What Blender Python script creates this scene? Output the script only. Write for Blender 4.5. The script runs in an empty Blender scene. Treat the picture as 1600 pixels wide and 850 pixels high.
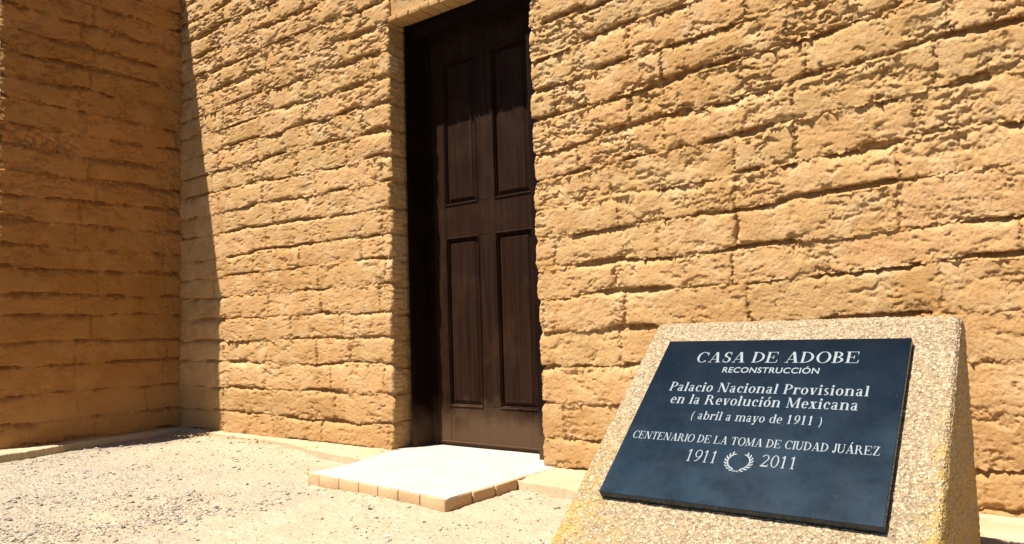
import bpy, math, random
import numpy as np
from mathutils import Matrix, Vector
random.seed(11); RNG = np.random.default_rng(7)
S = bpy.context.scene
COL = S.collection

# ------------------------------------------------------------------ camera
F_PX, YAW, PITCH, ROLL = 1160.597, 0.652915, 0.073418, -0.031349
H_EYE = 0.62
def cam_axes():
    f = np.array([-math.sin(YAW)*math.cos(PITCH), math.cos(YAW)*math.cos(PITCH), math.sin(PITCH)])
    r = np.array([math.cos(YAW), math.sin(YAW), 0.0]); u = np.cross(r, f)
    c, s = math.cos(ROLL), math.sin(ROLL)
    return c*r+s*u, c*u-s*r, f
cr, cu, cf = cam_axes()
cam = bpy.data.cameras.new('camera'); cam.sensor_width = 36; cam.lens = F_PX/1600*36
cam.clip_start = 0.05; cam.clip_end = 2000
co = bpy.data.objects.new('camera', cam); COL.objects.link(co); S.camera = co
co.matrix_world = Matrix(((cr[0], cu[0], -cf[0], 0), (cr[1], cu[1], -cf[1], 0), (cr[2], cu[2], -cf[2], H_EYE), (0, 0, 0, 1)))

# ------------------------------------------------------------------ light
SUN = Vector((0.449, 1.0, -2.19)).normalized()          # the way the light travels
el = math.asin(-SUN.z); az = math.atan2(-SUN.x, -SUN.y)  # azimuth of the sun, clockwise from +Y
w = bpy.data.worlds.new('World'); S.world = w; w.use_nodes = True
nt = w.node_tree; nt.nodes.clear()
sky = nt.nodes.new('ShaderNodeTexSky'); sky.sky_type = 'NISHITA'; sky.sun_disc = False
sky.sun_elevation = el; sky.sun_rotation = az; sky.air_density = 0.65; sky.dust_density = 0.3; sky.ozone_density = 1.0
bg = nt.nodes.new('ShaderNodeBackground'); bg.inputs[1].default_value = 0.05
wo = nt.nodes.new('ShaderNodeOutputWorld'); nt.links.new(sky.outputs[0], bg.inputs[0]); nt.links.new(bg.outputs[0], wo.inputs[0])
sd = bpy.data.lights.new('sun', 'SUN'); sd.energy = 5.0; sd.angle = math.radians(0.5); sd.color = (1.0, 0.94, 0.87)
so = bpy.data.objects.new('sun', sd); COL.objects.link(so); so.rotation_euler = SUN.to_track_quat('-Z', 'Y').to_euler(); so.location = (-2, -3, 8)
S.view_settings.view_transform = 'Standard'; S.view_settings.look = 'None'
S.view_settings.exposure = 1.12; S.view_settings.gamma = 1.0

# ------------------------------------------------------------------ numpy noise
def _h(ix, iy, seed):
    n = (ix.astype(np.int64)*374761393 + iy.astype(np.int64)*668265263 + seed*1442695041) & 0xffffffff
    n = ((n ^ (n >> 13))*1274126177) & 0xffffffff
    n = ((n ^ (n >> 15))*2246822519) & 0xffffffff
    return (n ^ (n >> 16)) & 0xffffffff
def hsh(ix, iy, seed): return _h(np.asarray(ix), np.asarray(iy), seed)/4294967295.0
def perlin(x, y, seed=0):
    x, y = np.broadcast_arrays(x, y)
    ix = np.floor(x).astype(np.int64); iy = np.floor(y).astype(np.int64); fx = x-ix; fy = y-iy
    u = fx*fx*fx*(fx*(fx*6-15)+10); v = fy*fy*fy*(fy*(fy*6-15)+10)
    def g(a, b, dx, dy):
        t = hsh(a, b, seed)*6.2831853
        return np.cos(t)*dx + np.sin(t)*dy
    a = g(ix, iy, fx, fy); b = g(ix+1, iy, fx-1, fy); c = g(ix, iy+1, fx, fy-1); d = g(ix+1, iy+1, fx-1, fy-1)
    return ((a+(b-a)*u) + ((c+(d-c)*u)-(a+(b-a)*u))*v)*1.5
def fbm(x, y, f, octv=4, seed=0, gain=0.5):
    s = 0; a = 1.0; t = 0
    for o in range(octv):
        s = s + a*perlin(x*f+o*17.3, y*f-o*9.1, seed+o*31); t += a; a *= gain; f *= 2.03
    return s/t*1.4
def worley(x, y, f, seed=0):
    x, y = np.broadcast_arrays(x*f, y*f)
    ix = np.floor(x).astype(np.int64); iy = np.floor(y).astype(np.int64)
    best = np.full(x.shape, 9.0); cid = np.zeros(x.shape)
    for dx in (-1, 0, 1):
        for dy in (-1, 0, 1):
            px = ix+dx+hsh(ix+dx, iy+dy, seed); py = iy+dy+hsh(ix+dx, iy+dy, seed+5)
            d = (px-x)**2+(py-y)**2
            m = d < best; best = np.where(m, d, best); cid = np.where(m, hsh(ix+dx, iy+dy, seed+9), cid)
    return np.sqrt(best), cid
def sstep(a, b, x):
    t = np.clip((x-a)/(b-a), 0, 1); return t*t*(3-2*t)

# ------------------------------------------------------------------ object helpers
def props(o, label=None, cat=None, group=None, kind=None):
    if label: o['label'] = label
    if cat: o['category'] = cat
    if group: o['group'] = group
    if kind: o['kind'] = kind
    return o
def empty(name, loc=(0, 0, 0), parent=None, rz=0):
    o = bpy.data.objects.new(name, None); COL.objects.link(o); o.location = loc; o.rotation_euler.z = rz
    o.empty_display_size = 0.1
    if parent: o.parent = parent
    return o
def mesh_np(name, V, Q, mat, parent=None, smooth=True, origin=None, T=None):
    """mesh from numpy verts and quads (and triangles T)"""
    V = np.asarray(V, dtype=np.float32)
    if origin is not None: V = V - np.asarray(origin, dtype=np.float32)
    me = bpy.data.meshes.new(name)
    Q = np.asarray(Q, dtype=np.int32).reshape(-1, 4); nq = len(Q)
    T = np.zeros((0, 3), np.int32) if T is None else np.asarray(T, dtype=np.int32); ntri = len(T)
    me.vertices.add(len(V)); me.vertices.foreach_set('co', V.ravel())
    me.loops.add(nq*4+ntri*3); me.loops.foreach_set('vertex_index', np.concatenate([Q.ravel(), T.ravel()]).astype(np.int32))
    me.polygons.add(nq+ntri)
    ls = np.concatenate([np.arange(nq)*4, nq*4+np.arange(ntri)*3]).astype(np.int32)
    me.polygons.foreach_set('loop_start', ls)
    me.polygons.foreach_set('use_smooth', np.full(nq+ntri, smooth, dtype=bool))
    me.update(calc_edges=True); me.validate()
    if mat: me.materials.append(mat)
    o = bpy.data.objects.new(name, me); COL.objects.link(o)
    if origin is not None: o.location = origin
    if parent: o.parent = parent
    return o
def grid_quads(nu, nv):
    i = np.arange(nu*nv).reshape(nu, nv)
    return np.stack([i[:-1, :-1], i[1:, :-1], i[1:, 1:], i[:-1, 1:]], -1).reshape(-1, 4)
def skirt(V, Q, back):
    """boundary edges pushed back by the vector 'back': side faces with their own vertices"""
    e = np.concatenate([Q[:, [0, 1]], Q[:, [1, 2]], Q[:, [2, 3]], Q[:, [3, 0]]])
    key = np.minimum(e[:, 0], e[:, 1]).astype(np.int64)*len(V)*2 + np.maximum(e[:, 0], e[:, 1])
    _, inv, cnt = np.unique(key, return_inverse=True, return_counts=True)
    b = e[cnt[inv.ravel()] == 1]
    A = V[b[:, 0]]; B = V[b[:, 1]]; n = len(b); o = len(V)
    V2 = np.concatenate([V, A, B, A+back, B+back])
    i = np.arange(n)
    Q2 = np.stack([o+i, o+2*n+i, o+3*n+i, o+n+i], -1)
    return V2, np.concatenate([Q, Q2])
def box_arrays(lo, hi, bev=0.0):
    """bevelled box"""
    import bmesh
    bm = bmesh.new(); bmesh.ops.create_cube(bm, size=1.0)
    for v in bm.verts:
        v.co = Vector([lo[k] + (v.co[k]+0.5)*(hi[k]-lo[k]) for k in range(3)])
    if bev > 0: bmesh.ops.bevel(bm, geom=bm.edges[:], offset=bev, segments=2, affect='EDGES', profile=0.5)
    return bm
def box(name, lo, hi, mat, parent=None, bev=0.0, smooth=False, rnd=None):
    bm = box_arrays(lo, hi, bev)
    if rnd:
        for v in bm.verts: v.co += Vector([random.uniform(-rnd, rnd) for _ in range(3)])
    c = Vector([(lo[k]+hi[k])/2 for k in range(3)])
    for v in bm.verts: v.co -= c
    me = bpy.data.meshes.new(name); bm.to_mesh(me); bm.free()
    for p in me.polygons: p.use_smooth = smooth
    me.materials.append(mat); o = bpy.data.objects.new(name, me); COL.objects.link(o); o.location = c
    if parent: o.parent = parent
    return o

# ------------------------------------------------------------------ materials
class NT:
    def __init__(s, name):
        s.m = bpy.data.materials.new(name); s.m.use_nodes = True; s.t = s.m.node_tree; s.b = s.t.nodes['Principled BSDF']
        s.pos = s.t.nodes.new('ShaderNodeNewGeometry').outputs['Position']
    def n(s, typ, **k):
        o = s.t.nodes.new(typ)
        for a, v in k.items():
            if a in o.inputs: 
                if hasattr(v, 'is_linked') or isinstance(v, bpy.types.NodeSocket): s.t.links.new(v, o.inputs[a])
                else: o.inputs[a].default_value = v
            else: setattr(o, a, v)
        return o
    def noise(s, scale, detail=4, rough=0.55, vec=None, dist=0.0):
        return s.n('ShaderNodeTexNoise', Vector=vec or s.pos, Scale=scale, Detail=detail, Roughness=rough, Distortion=dist).outputs[0]
    def vor(s, scale, out=0, feature='F1', vec=None, rnd=1.0):
        return s.n('ShaderNodeTexVoronoi', feature=feature, Vector=vec or s.pos, Scale=scale, Randomness=rnd).outputs[out]
    def ramp(s, fac, stops, interp='LINEAR'):
        r = s.t.nodes.new('ShaderNodeValToRGB'); r.color_ramp.interpolation = interp
        while len(r.color_ramp.elements) < len(stops): r.color_ramp.elements.new(0.5)
        for e, (p, c) in zip(r.color_ramp.elements, stops):
            e.position = p; e.color = (*c, 1) if isinstance(c, (tuple, list)) else (c, c, c, 1)
        s.t.links.new(fac, r.inputs[0]); return r.outputs[0]
    def mix(s, fac, a, b, mode='MIX'):
        o = s.t.nodes.new('ShaderNodeMix'); o.data_type = 'RGBA'; o.blend_type = mode
        for i, v in ((0, fac), (6, a), (7, b)):
            if isinstance(v, bpy.types.NodeSocket): s.t.links.new(v, o.inputs[i])
            else: o.inputs[i].default_value = v if i == 0 else (*v, 1)
        return o.outputs[2]
    def math(s, op, a, b=None, c=None):
        o = s.t.nodes.new('ShaderNodeMath'); o.operation = op
        for i, v in enumerate((a, b, c)):
            if v is None: continue
            if isinstance(v, bpy.types.NodeSocket): s.t.links.new(v, o.inputs[i])
            else: o.inputs[i].default_value = v
        return o.outputs[0]
    def map(s, sc=(1, 1, 1), vec=None):
        o = s.t.nodes.new('ShaderNodeMapping'); o.inputs['Scale'].default_value = sc; s.t.links.new(vec or s.pos, o.inputs[0]); return o.outputs[0]
    def bump(s, h, dist, strength=1.0, prev=None):
        o = s.t.nodes.new('ShaderNodeBump'); o.inputs['Distance'].default_value = dist; o.inputs['Strength'].default_value = strength
        s.t.links.new(h, o.inputs['Height'])
        if prev: s.t.links.new(prev, o.inputs['Normal'])
        return o.outputs[0]
    def done(s, color=None, rough=0.9, normal=None, spec=0.2):
        for k, v in (('Base Color', color), ('Roughness', rough), ('Normal', normal), ('Specular IOR Level', spec)):
            if v is None: continue
            if isinstance(v, bpy.types.NodeSocket): s.t.links.new(v, s.b.inputs[k])
            else: s.b.inputs[k].default_value = (*v, 1) if isinstance(v, tuple) else v
        return s.m

def adobe_mat(name, c1, c2, c3, rnd=0.5, bump=1.0):
    t = NT(name)
    big = t.noise(1.6, 4, 0.6); med = t.noise(9, 5, 0.6); fine = t.noise(120, 5, 0.7); grit = t.noise(420, 3, 0.6)
    c = t.mix(t.ramp(big, [(0.38, 0.0), (0.62, 1.0)]), c1, c2)
    c = t.mix(t.ramp(med, [(0.47, 0.0), (0.68, 0.8)]), c, c3)
    if rnd:
        r = t.n('ShaderNodeObjectInfo').outputs['Random']
        c = t.mix(t.math('MULTIPLY', r, rnd*0.5), c, t.mix(0.5, c3, c2))
        hv = t.n('ShaderNodeHueSaturation', Color=c); t.t.links.new(t.math('MULTIPLY_ADD', r, 0.13, 0.93), hv.inputs['Value'])
        t.t.links.new(t.math('MULTIPLY_ADD', r, -0.006, 0.503), hv.inputs['Hue']); c = hv.outputs[0]
    c = t.mix(t.ramp(fine, [(0.38, 1.0), (0.55, 0.0)]), c, t.mix(0.35, c, (0.30, 0.15, 0.055)))
    # rain-splashed redder foot of the wall
    z = t.n('ShaderNodeSeparateXYZ', Vector=t.pos).outputs[2]
    zz = t.math('ADD', z, t.math('MULTIPLY', t.noise(6, 4), -0.35))
    c = t.mix(t.ramp(zz, [(0.0, 0.45), (0.20, 0.0)]), c, (0.360, 0.205, 0.076))
    # small dark grit, pale straw and grey pebbles in the mud
    vd = t.vor(95); vc = t.vor(95, 1)
    sp = t.math('MULTIPLY', t.ramp(vd, [(0.10, 1.0), (0.2, 0.0)]), t.ramp(t.n('ShaderNodeSeparateColor', Color=vc).outputs[0], [(0.90, 0.0), (0.92, 1.0)]))
    c = t.mix(sp, c, (0.302, 0.259, 0.194))
    sp2 = t.math('MULTIPLY', t.ramp(vd, [(0.12, 1.0), (0.22, 0.0)]), t.ramp(t.n('ShaderNodeSeparateColor', Color=vc).outputs[1], [(0.90, 0.0), (0.92, 1.0)]))
    c = t.mix(sp2, c, (0.16, 0.08, 0.035))
    n1 = t.bump(fine, 0.004*bump, 0.7)
    n2 = t.bump(grit, 0.0016*bump, 0.8, n1)
    pit = t.ramp(t.vor(60, vec=t.map((0.7, 0.7, 1.3))), [(0.0, 0.0), (0.22, 1.0)])
    n3 = t.bump(pit, 0.0025*bump, 0.5, n2)
    return t.done(c, 0.95, n3, 0.08)
ADOBE = adobe_mat('adobe_brick_mud', (0.525, 0.322, 0.138), (0.460, 0.256, 0.096), (0.60, 0.41, 0.212))
WINGSHADE_MUD = adobe_mat('redder_shade_toned_brick_mud', (0.355, 0.170, 0.048), (0.305, 0.135, 0.034), (0.40, 0.205, 0.066))  # wing face clay: redder, and darkened to paint its shade in
WINGSHADE_MORTAR = adobe_mat('redder_shade_toned_mortar_mud', (0.34, 0.16, 0.046), (0.29, 0.125, 0.032), (0.40, 0.21, 0.068), rnd=0, bump=1.3)  # same shade tone put into the colour of the wing's mortar
MORTAR = adobe_mat('adobe_mortar_mud', (0.480, 0.284, 0.115), (0.415, 0.222, 0.076), (0.53, 0.35, 0.170), rnd=0, bump=1.3)

def ground_mat():
    t = NT('sandy_ground')
    big = t.noise(0.9, 5, 0.6); med = t.noise(7, 5, 0.6); fine = t.noise(160, 4, 0.65)
    x = t.n('ShaderNodeSeparateXYZ', Vector=t.pos)
    g = t.math('ADD', t.math('MULTIPLY', x.outputs[0], -0.28), t.math('MULTIPLY', x.outputs[1], -0.45))
    g = t.math('ADD', g, t.math('MULTIPLY', t.math('SUBTRACT', big, 0.5), 1.6))
    grey = t.ramp(g, [(0.02, 0.0), (0.50, 1.0)])
    c = t.mix(t.ramp(med, [(0.35, 0.0), (0.7, 1.0)]), (0.405, 0.330, 0.222), (0.350, 0.275, 0.175))
    c = t.mix(t.math('MULTIPLY', grey, 0.95), c, t.mix(med, (0.235, 0.212, 0.175), (0.165, 0.150, 0.126)))
    vc = t.vor(150, 1); vd = t.vor(150)
    sc = t.n('ShaderNodeSeparateColor', Color=vc).outputs[0]
    speck = t.ramp(sc, [(0.0, (0.144, 0.122, 0.094)), (0.12, (0.259, 0.202, 0.130)), (0.5, (0.396, 0.317, 0.202)), (0.85, (0.446, 0.396, 0.302)), (1.0, (0.475, 0.446, 0.389))])
    amt = t.math('MULTIPLY_ADD', grey, 0.45, 0.22)
    c = t.mix(amt, c, speck)
    yard = t.ramp(t.math('ADD', x.outputs[1], t.math('MULTIPLY', big, 0.8)), [(0.15, 1.0), (0.95, 0.0)])  # unseen ground behind the camera, made dark to cut bounced light
    c = t.mix(yard, c, t.mix(med, (0.094, 0.086, 0.076), (0.061, 0.058, 0.050)))
    n = t.bump(t.noise(45, 4, 0.6), 0.010, 0.7)
    n = t.bump(vd, 0.003, 0.7, n); n = t.bump(fine, 0.003, 0.6, n)
    return t.done(c, 0.95, n, 0.1)
GROUND = ground_mat()
def stone_mat():
    t = NT('gravel_stone'); a = t.n('ShaderNodeAttribute', attribute_name='tint').outputs[0]
    c = t.mix(t.ramp(t.noise(300, 3), [(0.35, 0.0), (0.7, 0.5)]), a, (0.30, 0.24, 0.17))
    return t.done(c, 0.85, t.bump(t.noise(500, 3), 0.002, 0.6), 0.2)
STONE = stone_mat()
def cement_mat(name, a, b, rough_b=0.004):
    t = NT(name); c = t.mix(t.ramp(t.noise(5, 6, 0.65), [(0.35, 0.0), (0.7, 1.0)]), a, b)
    c = t.mix(t.ramp(t.noise(60, 4, 0.7), [(0.55, 0.0), (0.75, 0.6)]), c, tuple(x*0.72 for x in b))
    c = t.mix(t.ramp(t.vor(70), [(0.05, 0.7), (0.12, 0.0)]), c, tuple(x*0.5 for x in b))
    n = t.bump(t.noise(90, 5, 0.7), rough_b, 0.7)
    return t.done(c, 0.92, n, 0.12)
FOOTING = cement_mat('footing_plaster', (0.46, 0.365, 0.235), (0.40, 0.290, 0.165), 0.006)
SCREED = cement_mat('doorstep_screed', (0.44, 0.41, 0.36), (0.38, 0.345, 0.285), 0.003)
EDGING = cement_mat('doorstep_brick_clay', (0.50, 0.335, 0.185), (0.43, 0.275, 0.140), 0.005)
def wood_mat(name, a, b, dust_or_sheen=0.25):
    t = NT(name)
    v = t.map((38, 38, 1.6)); g = t.noise(1.0, 6, 0.65, v, 0.6)
    v2 = t.map((160, 160, 5)); g2 = t.noise(1.0, 3, 0.6, v2)
    c = t.mix(t.ramp(g, [(0.35, 0.0), (0.68, 1.0)]), a, b)
    d = t.ramp(t.noise(4.5, 6, 0.65), [(0.48, 0.0), (0.78, dust_or_sheen)])
    c = t.mix(d, c, (0.13, 0.075, 0.042))
    z = t.n('ShaderNodeSeparateXYZ', Vector=t.pos).outputs[2]
    zz = t.math('ADD', z, t.math('MULTIPLY', t.noise(9, 5), -0.25))
    c = t.mix(t.ramp(zz, [(0.0, 0.30), (0.14, 0.0)]), c, (0.22, 0.13, 0.07))
    n = t.bump(g2, 0.0012, 0.5); n = t.bump(g, 0.001, 0.4, n)
    r = t.ramp(t.noise(14, 4), [(0.3, 0.42), (0.7, 0.62)])
    return t.done(c, r, n, 0.05)
WOOD = wood_mat('dark_stained_wood', (0.0130, 0.0054, 0.0026), (0.0270, 0.0122, 0.0062), 0.14)
WOODF = wood_mat('dark_frame_wood', (0.006, 0.0026, 0.0017), (0.011, 0.005, 0.003), 0.06)
WOODK = wood_mat('worn_reddish_wood', (0.055, 0.020, 0.010), (0.09, 0.035, 0.016), 0.3)
def aggregate_mat():
    t = NT('exposed_aggregate_concrete')
    vd = t.vor(205); vc = t.n('ShaderNodeSeparateColor', Color=t.vor(205, 1))
    vd2 = t.vor(120); vc2 = t.n('ShaderNodeSeparateColor', Color=t.vor(120, 1))
    pal = [(0.0, (0.186, 0.142, 0.091)), (0.10, (0.250, 0.183, 0.109)), (0.24, (0.332, 0.247, 0.143)), (0.45, (0.410, 0.315, 0.190)), (0.62, (0.505, 0.404, 0.264)), (0.76, (0.310, 0.219, 0.133)), (0.86, (0.346, 0.250, 0.125)), (0.94, (0.251, 0.191, 0.130)), (1.0, (0.568, 0.466, 0.332))]
    c1 = t.ramp(vc.outputs[0], pal, 'CONSTANT'); c2 = t.ramp(vc2.outputs[1], pal, 'CONSTANT')
    sel = t.ramp(vc2.outputs[0], [(0.55, 0.0), (0.56, 1.0)])
    edge2 = t.ramp(vd2, [(0.42, 1.0), (0.55, 0.0)])
    c = t.mix(t.math('MULTIPLY', sel, edge2), c1, c2)
    c = t.mix(t.ramp(vd, [(0.55, 0.0), (0.8, 0.5)]), c, (0.22, 0.15, 0.075))
    c = t.mix(t.ramp(t.noise(3.5, 5), [(0.4, 0.0), (0.7, 0.3)]), c, (0.34, 0.26, 0.15))
    # ochre lichen along the foot of the left edge and the right arris
    p = t.n('ShaderNodeSeparateXYZ', Vector=t.pos); x, z = p.outputs[0], p.outputs[2]
    le = t.math('MULTIPLY', t.ramp(t.math('ADD', x, 1.3), [(0.30, 1.0), (0.52, 0.0)]), t.ramp(z, [(0.05, 1.0), (0.42, 0.0)]))
    re = t.math('MULTIPLY', t.ramp(t.math('ADD', x, 1.0), [(0.735, 0.0), (0.765, 1.0)]), t.ramp(z, [(0.05, 1.0), (0.50, 0.0)]))
    re = t.math('MULTIPLY', re, t.ramp(x, [(-0.2275+1, 0.0), (1.0, 0.0)])) if False else re
    L = t.math('MULTIPLY', t.math('ADD', le, t.math('MULTIPLY', re, 1.3)), t.ramp(t.noise(26, 5, 0.65), [(0.42, 0.0), (0.6, 1.0)]))
    c = t.mix(t.math('MINIMUM', L, 0.6), c, (0.42, 0.26, 0.03))
    n = t.bump(vd, 0.006, 0.8); n = t.bump(vd2, 0.004, 0.5, n); n = t.bump(t.noise(260, 3), 0.002, 0.5, n)
    return t.done(c, 0.8, n, 0.25)
AGG = aggregate_mat()
def granite():
    t = NT('polished_dark_granite')
    c = t.mix(t.ramp(t.noise(320, 3, 0.7), [(0.45, 0.0), (0.8, 1.0)]), (0.0005, 0.0032, 0.0080), (0.0014, 0.0075, 0.0150))
    zz = t.n('ShaderNodeSeparateXYZ', Vector=t.pos).outputs[2]
    dust_or_sheen = t.math('MULTIPLY', t.ramp(t.noise(7, 6, 0.7), [(0.36, 0.15), (0.80, 1.0)]), t.ramp(zz, [(0.22, 0.34), (0.56, 0.02)]))  # mottled dust plus a painted sky sheen that strengthens down the face
    c = t.mix(dust_or_sheen, c, (0.050, 0.105, 0.150))
    v = t.vor(150); vc = t.n('ShaderNodeSeparateColor', Color=t.vor(150, 1)).outputs[0]
    sp = t.math('MULTIPLY', t.ramp(v, [(0.10, 1.0), (0.2, 0.0)]), t.ramp(vc, [(0.975, 0.0), (0.98, 0.45)]))
    c = t.mix(sp, c, (0.12, 0.13, 0.13))
    wv = t.ramp(t.noise(1.0, 5, 0.7, t.map((5, 40, 22)), 1.5), [(0.68, 0.0), (0.80, 0.07)])
    c = t.mix(wv, c, (0.30, 0.34, 0.36))
    r = t.ramp(t.noise(10, 5), [(0.3, 0.20), (0.75, 0.27)])
    return t.done(c, r, None, 0.30)
GRANITE = granite()
def paint():
    t = NT('silver_lettering'); c = t.mix(t.noise(90, 4), (0.155, 0.185, 0.195), (0.22, 0.25, 0.26)); return t.done(c, 0.5, None, 0.3)
PAINT = paint()
def dark():
    t = NT('setting_glue_shadow_line'); return t.done((0.05, 0.04, 0.03), 0.9)
GLUE = dark()

# ------------------------------------------------------------------ the adobe house
WY = 2.571          # face of the front wall
WX = -4.735         # face of the projecting wing wall
OX0, OX1, OZ = -2.722, -1.832, 2.31     # door opening in the brickwork
TOP = 3.19
house = empty('adobe_house', (-2.3, 2.7, 0))
props(house, 'tan adobe brick house with a dark wooden door and shaded wing wall', 'house')

KX = np.array([-3.9, -1.83, -0.3])
KZ = np.array([[.024, .029, .045], [.159, .153, .160], [.31, .295, .320], [.463, .442, .475], [.589, .590, .615], [.72, .726, .775],
               [.86, .848, .890], [.985, .984, 1.04], [1.11, 1.107, 1.165], [1.263, 1.231, 1.31], [1.40, 1.355, 1.45], [1.53, 1.495, 1.59]])
while KZ[-1, 0] < 3.3: KZ = np.vstack([KZ, KZ[-1]+[.1335, .137, .137]])
KZ = np.vstack([[-.11, -.10, -.10], KZ])
def row_lines(s):
    return [np.interp(s, KX, k) for k in KZ]
NROW = len(KZ)-1
# vertical joints read off the photograph (x, z); each row is then filled up with bricks of about 0.45 m
FIX = [(-0.34, .66), (-.93, .66), (-1.42, .66), (-.66, .80), (-.955, .93), (-.69, 1.37), (-.37, 1.22), (-1.22, 1.26), (-.74, 1.13), (-.40, 1.57), (-.955, 1.05),
       (-1.45, .52), (-1.30, .22), (-3.2, .38), (-3.55, .65), (-3.05, .52)]
def make_joints(seed, s0, s1, fix=()):
    rs = random.Random(seed); rows = []
    for k in range(NROW):
        zc = (KZ[k, 1]+KZ[k+1, 1])/2
        js = sorted(f[0] for f in fix if abs(f[1]-zc) < 0.069)
        pts = [s0-0.02] ; cur = s0 - rs.uniform(0.0, .3)
        js = js + [s1+0.6]
        a = s0
        for j in js:
            while j-a > 0.68:
                a += rs.uniform(.40, .56); pts.append(a)
            if j-a < 0.2 and len(pts) > 1: pts[-1] = j
            else: pts.append(j)
            a = j
        rows.append(np.array(pts))
    return rows

def wall_field(s, z, joints, seed, jag=0.92):
    """height field of coursed adobe: returns outward height, brick id (0 = mortar) """
    S_, Z_ = np.broadcast_arrays(s, z)
    low = fbm(S_, Z_, 1.7, 2, seed+1); mid = fbm(S_, Z_, 11, 3, seed+2); hi = fbm(S_, Z_, 42, 3, seed+3)
    zw = Z_ + 0.008*low + 0.005*mid + 0.0028*hi
    sw = S_ + 0.010*fbm(S_, Z_, 9, 3, seed+4) + 0.003*hi
    lines = row_lines(S_)
    row = np.zeros(S_.shape, int)
    for k in range(1, NROW): row = np.where(zw > lines[k], k, row)
    L = np.stack(lines)
    zb = np.take_along_axis(L, row[None], 0)[0]; zt = np.take_along_axis(L, row[None]+1, 0)[0]
    db = zw-zb; dt = zt-zw
    idx = np.zeros(S_.shape, int); dsd = np.full(S_.shape, 9.0)
    for k in range(NROW):
        m = row == k
        if not m.any(): continue
        j = joints[k]; x = sw[m]; i = np.searchsorted(j, x)
        lft = np.where(i > 0, x - j[np.clip(i-1, 0, len(j)-1)], 9); rgt = np.where(i < len(j), j[np.clip(i, 0, len(j)-1)]-x, 9)
        idx[m] = i; dsd[m] = np.minimum(np.abs(lft), np.abs(rgt))
    bid = row*100+idx+1
    r1 = hsh(row, idx, seed+11); r2 = hsh(row, idx, seed+12); r3 = hsh(row, idx, seed+13); r4 = hsh(row, idx, seed+14)
    # how wide and how open each stretch of bed joint is
    jn = fbm(S_, row*3.7, 2.6, 3, seed+21)
    jopen = sstep(-0.20, 0.38, jn + 0.30*mid + 0.10*hi)            # 0 filled flush .. 1 raked deep
    jw = 0.0010 + 0.0145*jopen**1.5 + 0.004*np.clip(mid, -1, 1) + 0.0035*hi
    up = sstep(0.65, 1.6, Z_+0.3*np.clip(S_+1.8, -3, 0))*0.65+0.35                     # upper courses are rougher, wider joints
    jw = jw*(0.60+0.72*up)
    eb = db - jw*(0.7+0.3*r3); et = dt - jw*0.6
    es = dsd - (0.0022 + 0.003*np.clip(fbm(S_, Z_, 5, 2, seed+23)+0.3, 0, 1))
    Eb = 1-np.exp(-np.clip(eb, 0, 1)/(0.0014+0.0018*r2)); Et = 1-np.exp(-np.clip(et, 0, 1)/(0.0025+0.007*r4*r4))
    vopen = sstep(-0.25, 0.5, fbm(row*5.1+idx*0.0, S_*1.3, 1.9, 2, seed+25)+0.35*mid)
    Es = 1-(1-(1-np.exp(-np.clip(es, 0, 1)/0.006)))*(0.06+0.50*vopen**2)
    rough = 0.35+0.65*r1*up
    sharp = fbm(S_*0.6, Z_*1.55, 27, 4, seed+37, 0.66); sharp2 = fbm(S_*0.55, Z_*1.5, 58, 3, seed+38, 0.6)
    patch = sstep(0.08, 0.42, fbm(S_, Z_*1.7, 5.2, 3, seed+39) + 0.16*up - 0.06)
    edge_d = np.minimum(np.clip(eb, 0, 1), np.clip(et, 0, 1)*1.3); edge_d = np.minimum(edge_d, np.clip(es, 0, 1)*1.6)
    near = np.exp(-edge_d/(0.006+0.012*up*np.clip(0.6+mid, 0.1, 1.6)))
    amt = np.clip(patch*(0.25+0.75*up) + near*1.1, 0, 1.25)*jag
    thr = 0.34 - 0.33*np.clip(amt, 0, 1)
    ragged = sstep(thr, thr+0.07, sharp)*(0.0018+0.0062*amt*(0.4+0.6*up)) + sstep(0.36-0.22*amt, 0.43-0.22*amt, sharp2)*(0.0008+0.0026*amt)
    nb = (fbm(S_, Z_, 16, 4, seed+31, 0.55)*0.0045 + fbm(S_*0.6, Z_*1.5, 75, 3, seed+33, 0.6)*(0.0009+0.0030*np.clip(amt, 0, 1)))*rough + fbm(S_, Z_, 4.5, 2, seed+35)*0.004
    wf, wc = worley(S_*0.65, Z_*1.5, 50, seed+41)         # straw holes and pits
    pits = (wc > 0.93)*np.clip(1-wf/0.30, 0, 1)*0.004
    # chipped patches
    chip = sstep(0.26, 0.42, fbm(S_, Z_*1.6, 7.5, 3, seed+43)-0.05+0.10*up)
    flake = fbm(S_, Z_*1.4, 34, 3, seed+45, 0.6)
    tilt = (r3-0.35)*0.007*((db/(zt-zb))-0.5)*-1.0
    if seed == 700:
        cl = np.exp(-(((S_-1.62)/0.28)**4)-((Z_-1.79)/0.062)**4); cw, _c = worley(S_*1.0, Z_, 21, 777)
        chip = np.maximum(chip, cl*0.2); nb = nb*(1-cl*0.5) - cl*(0.006+0.022*sstep(0.30, 0.62, cw))
    B = (r2-0.5)*0.008 + 0.0012*np.clip(1-((db/(zt-zb)-0.5)*2)**2, 0, 1) + tilt + nb - pits - ragged - chip*(0.004+0.010*np.abs(flake))*(0.35+0.65*up)
    # mortar: raked hollow, with crumbs
    cf_, cc_ = worley(S_, Z_*1.15, 30, seed+51); cf2, cc2 = worley(S_, Z_, 62, seed+53)
    crumb = np.clip(0.62-cf_, 0, 1)*0.030*(cc_ > 0.3) + np.clip(0.6-cf2, 0, 1)*0.014
    M = -0.0035 - 0.030*jopen + crumb*(0.4+0.6*up) + flake*0.003 + 0.4*((r2-0.5)*0.012)
    E = Eb*Et*Es
    Hh = M + (B-M)*E
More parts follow.
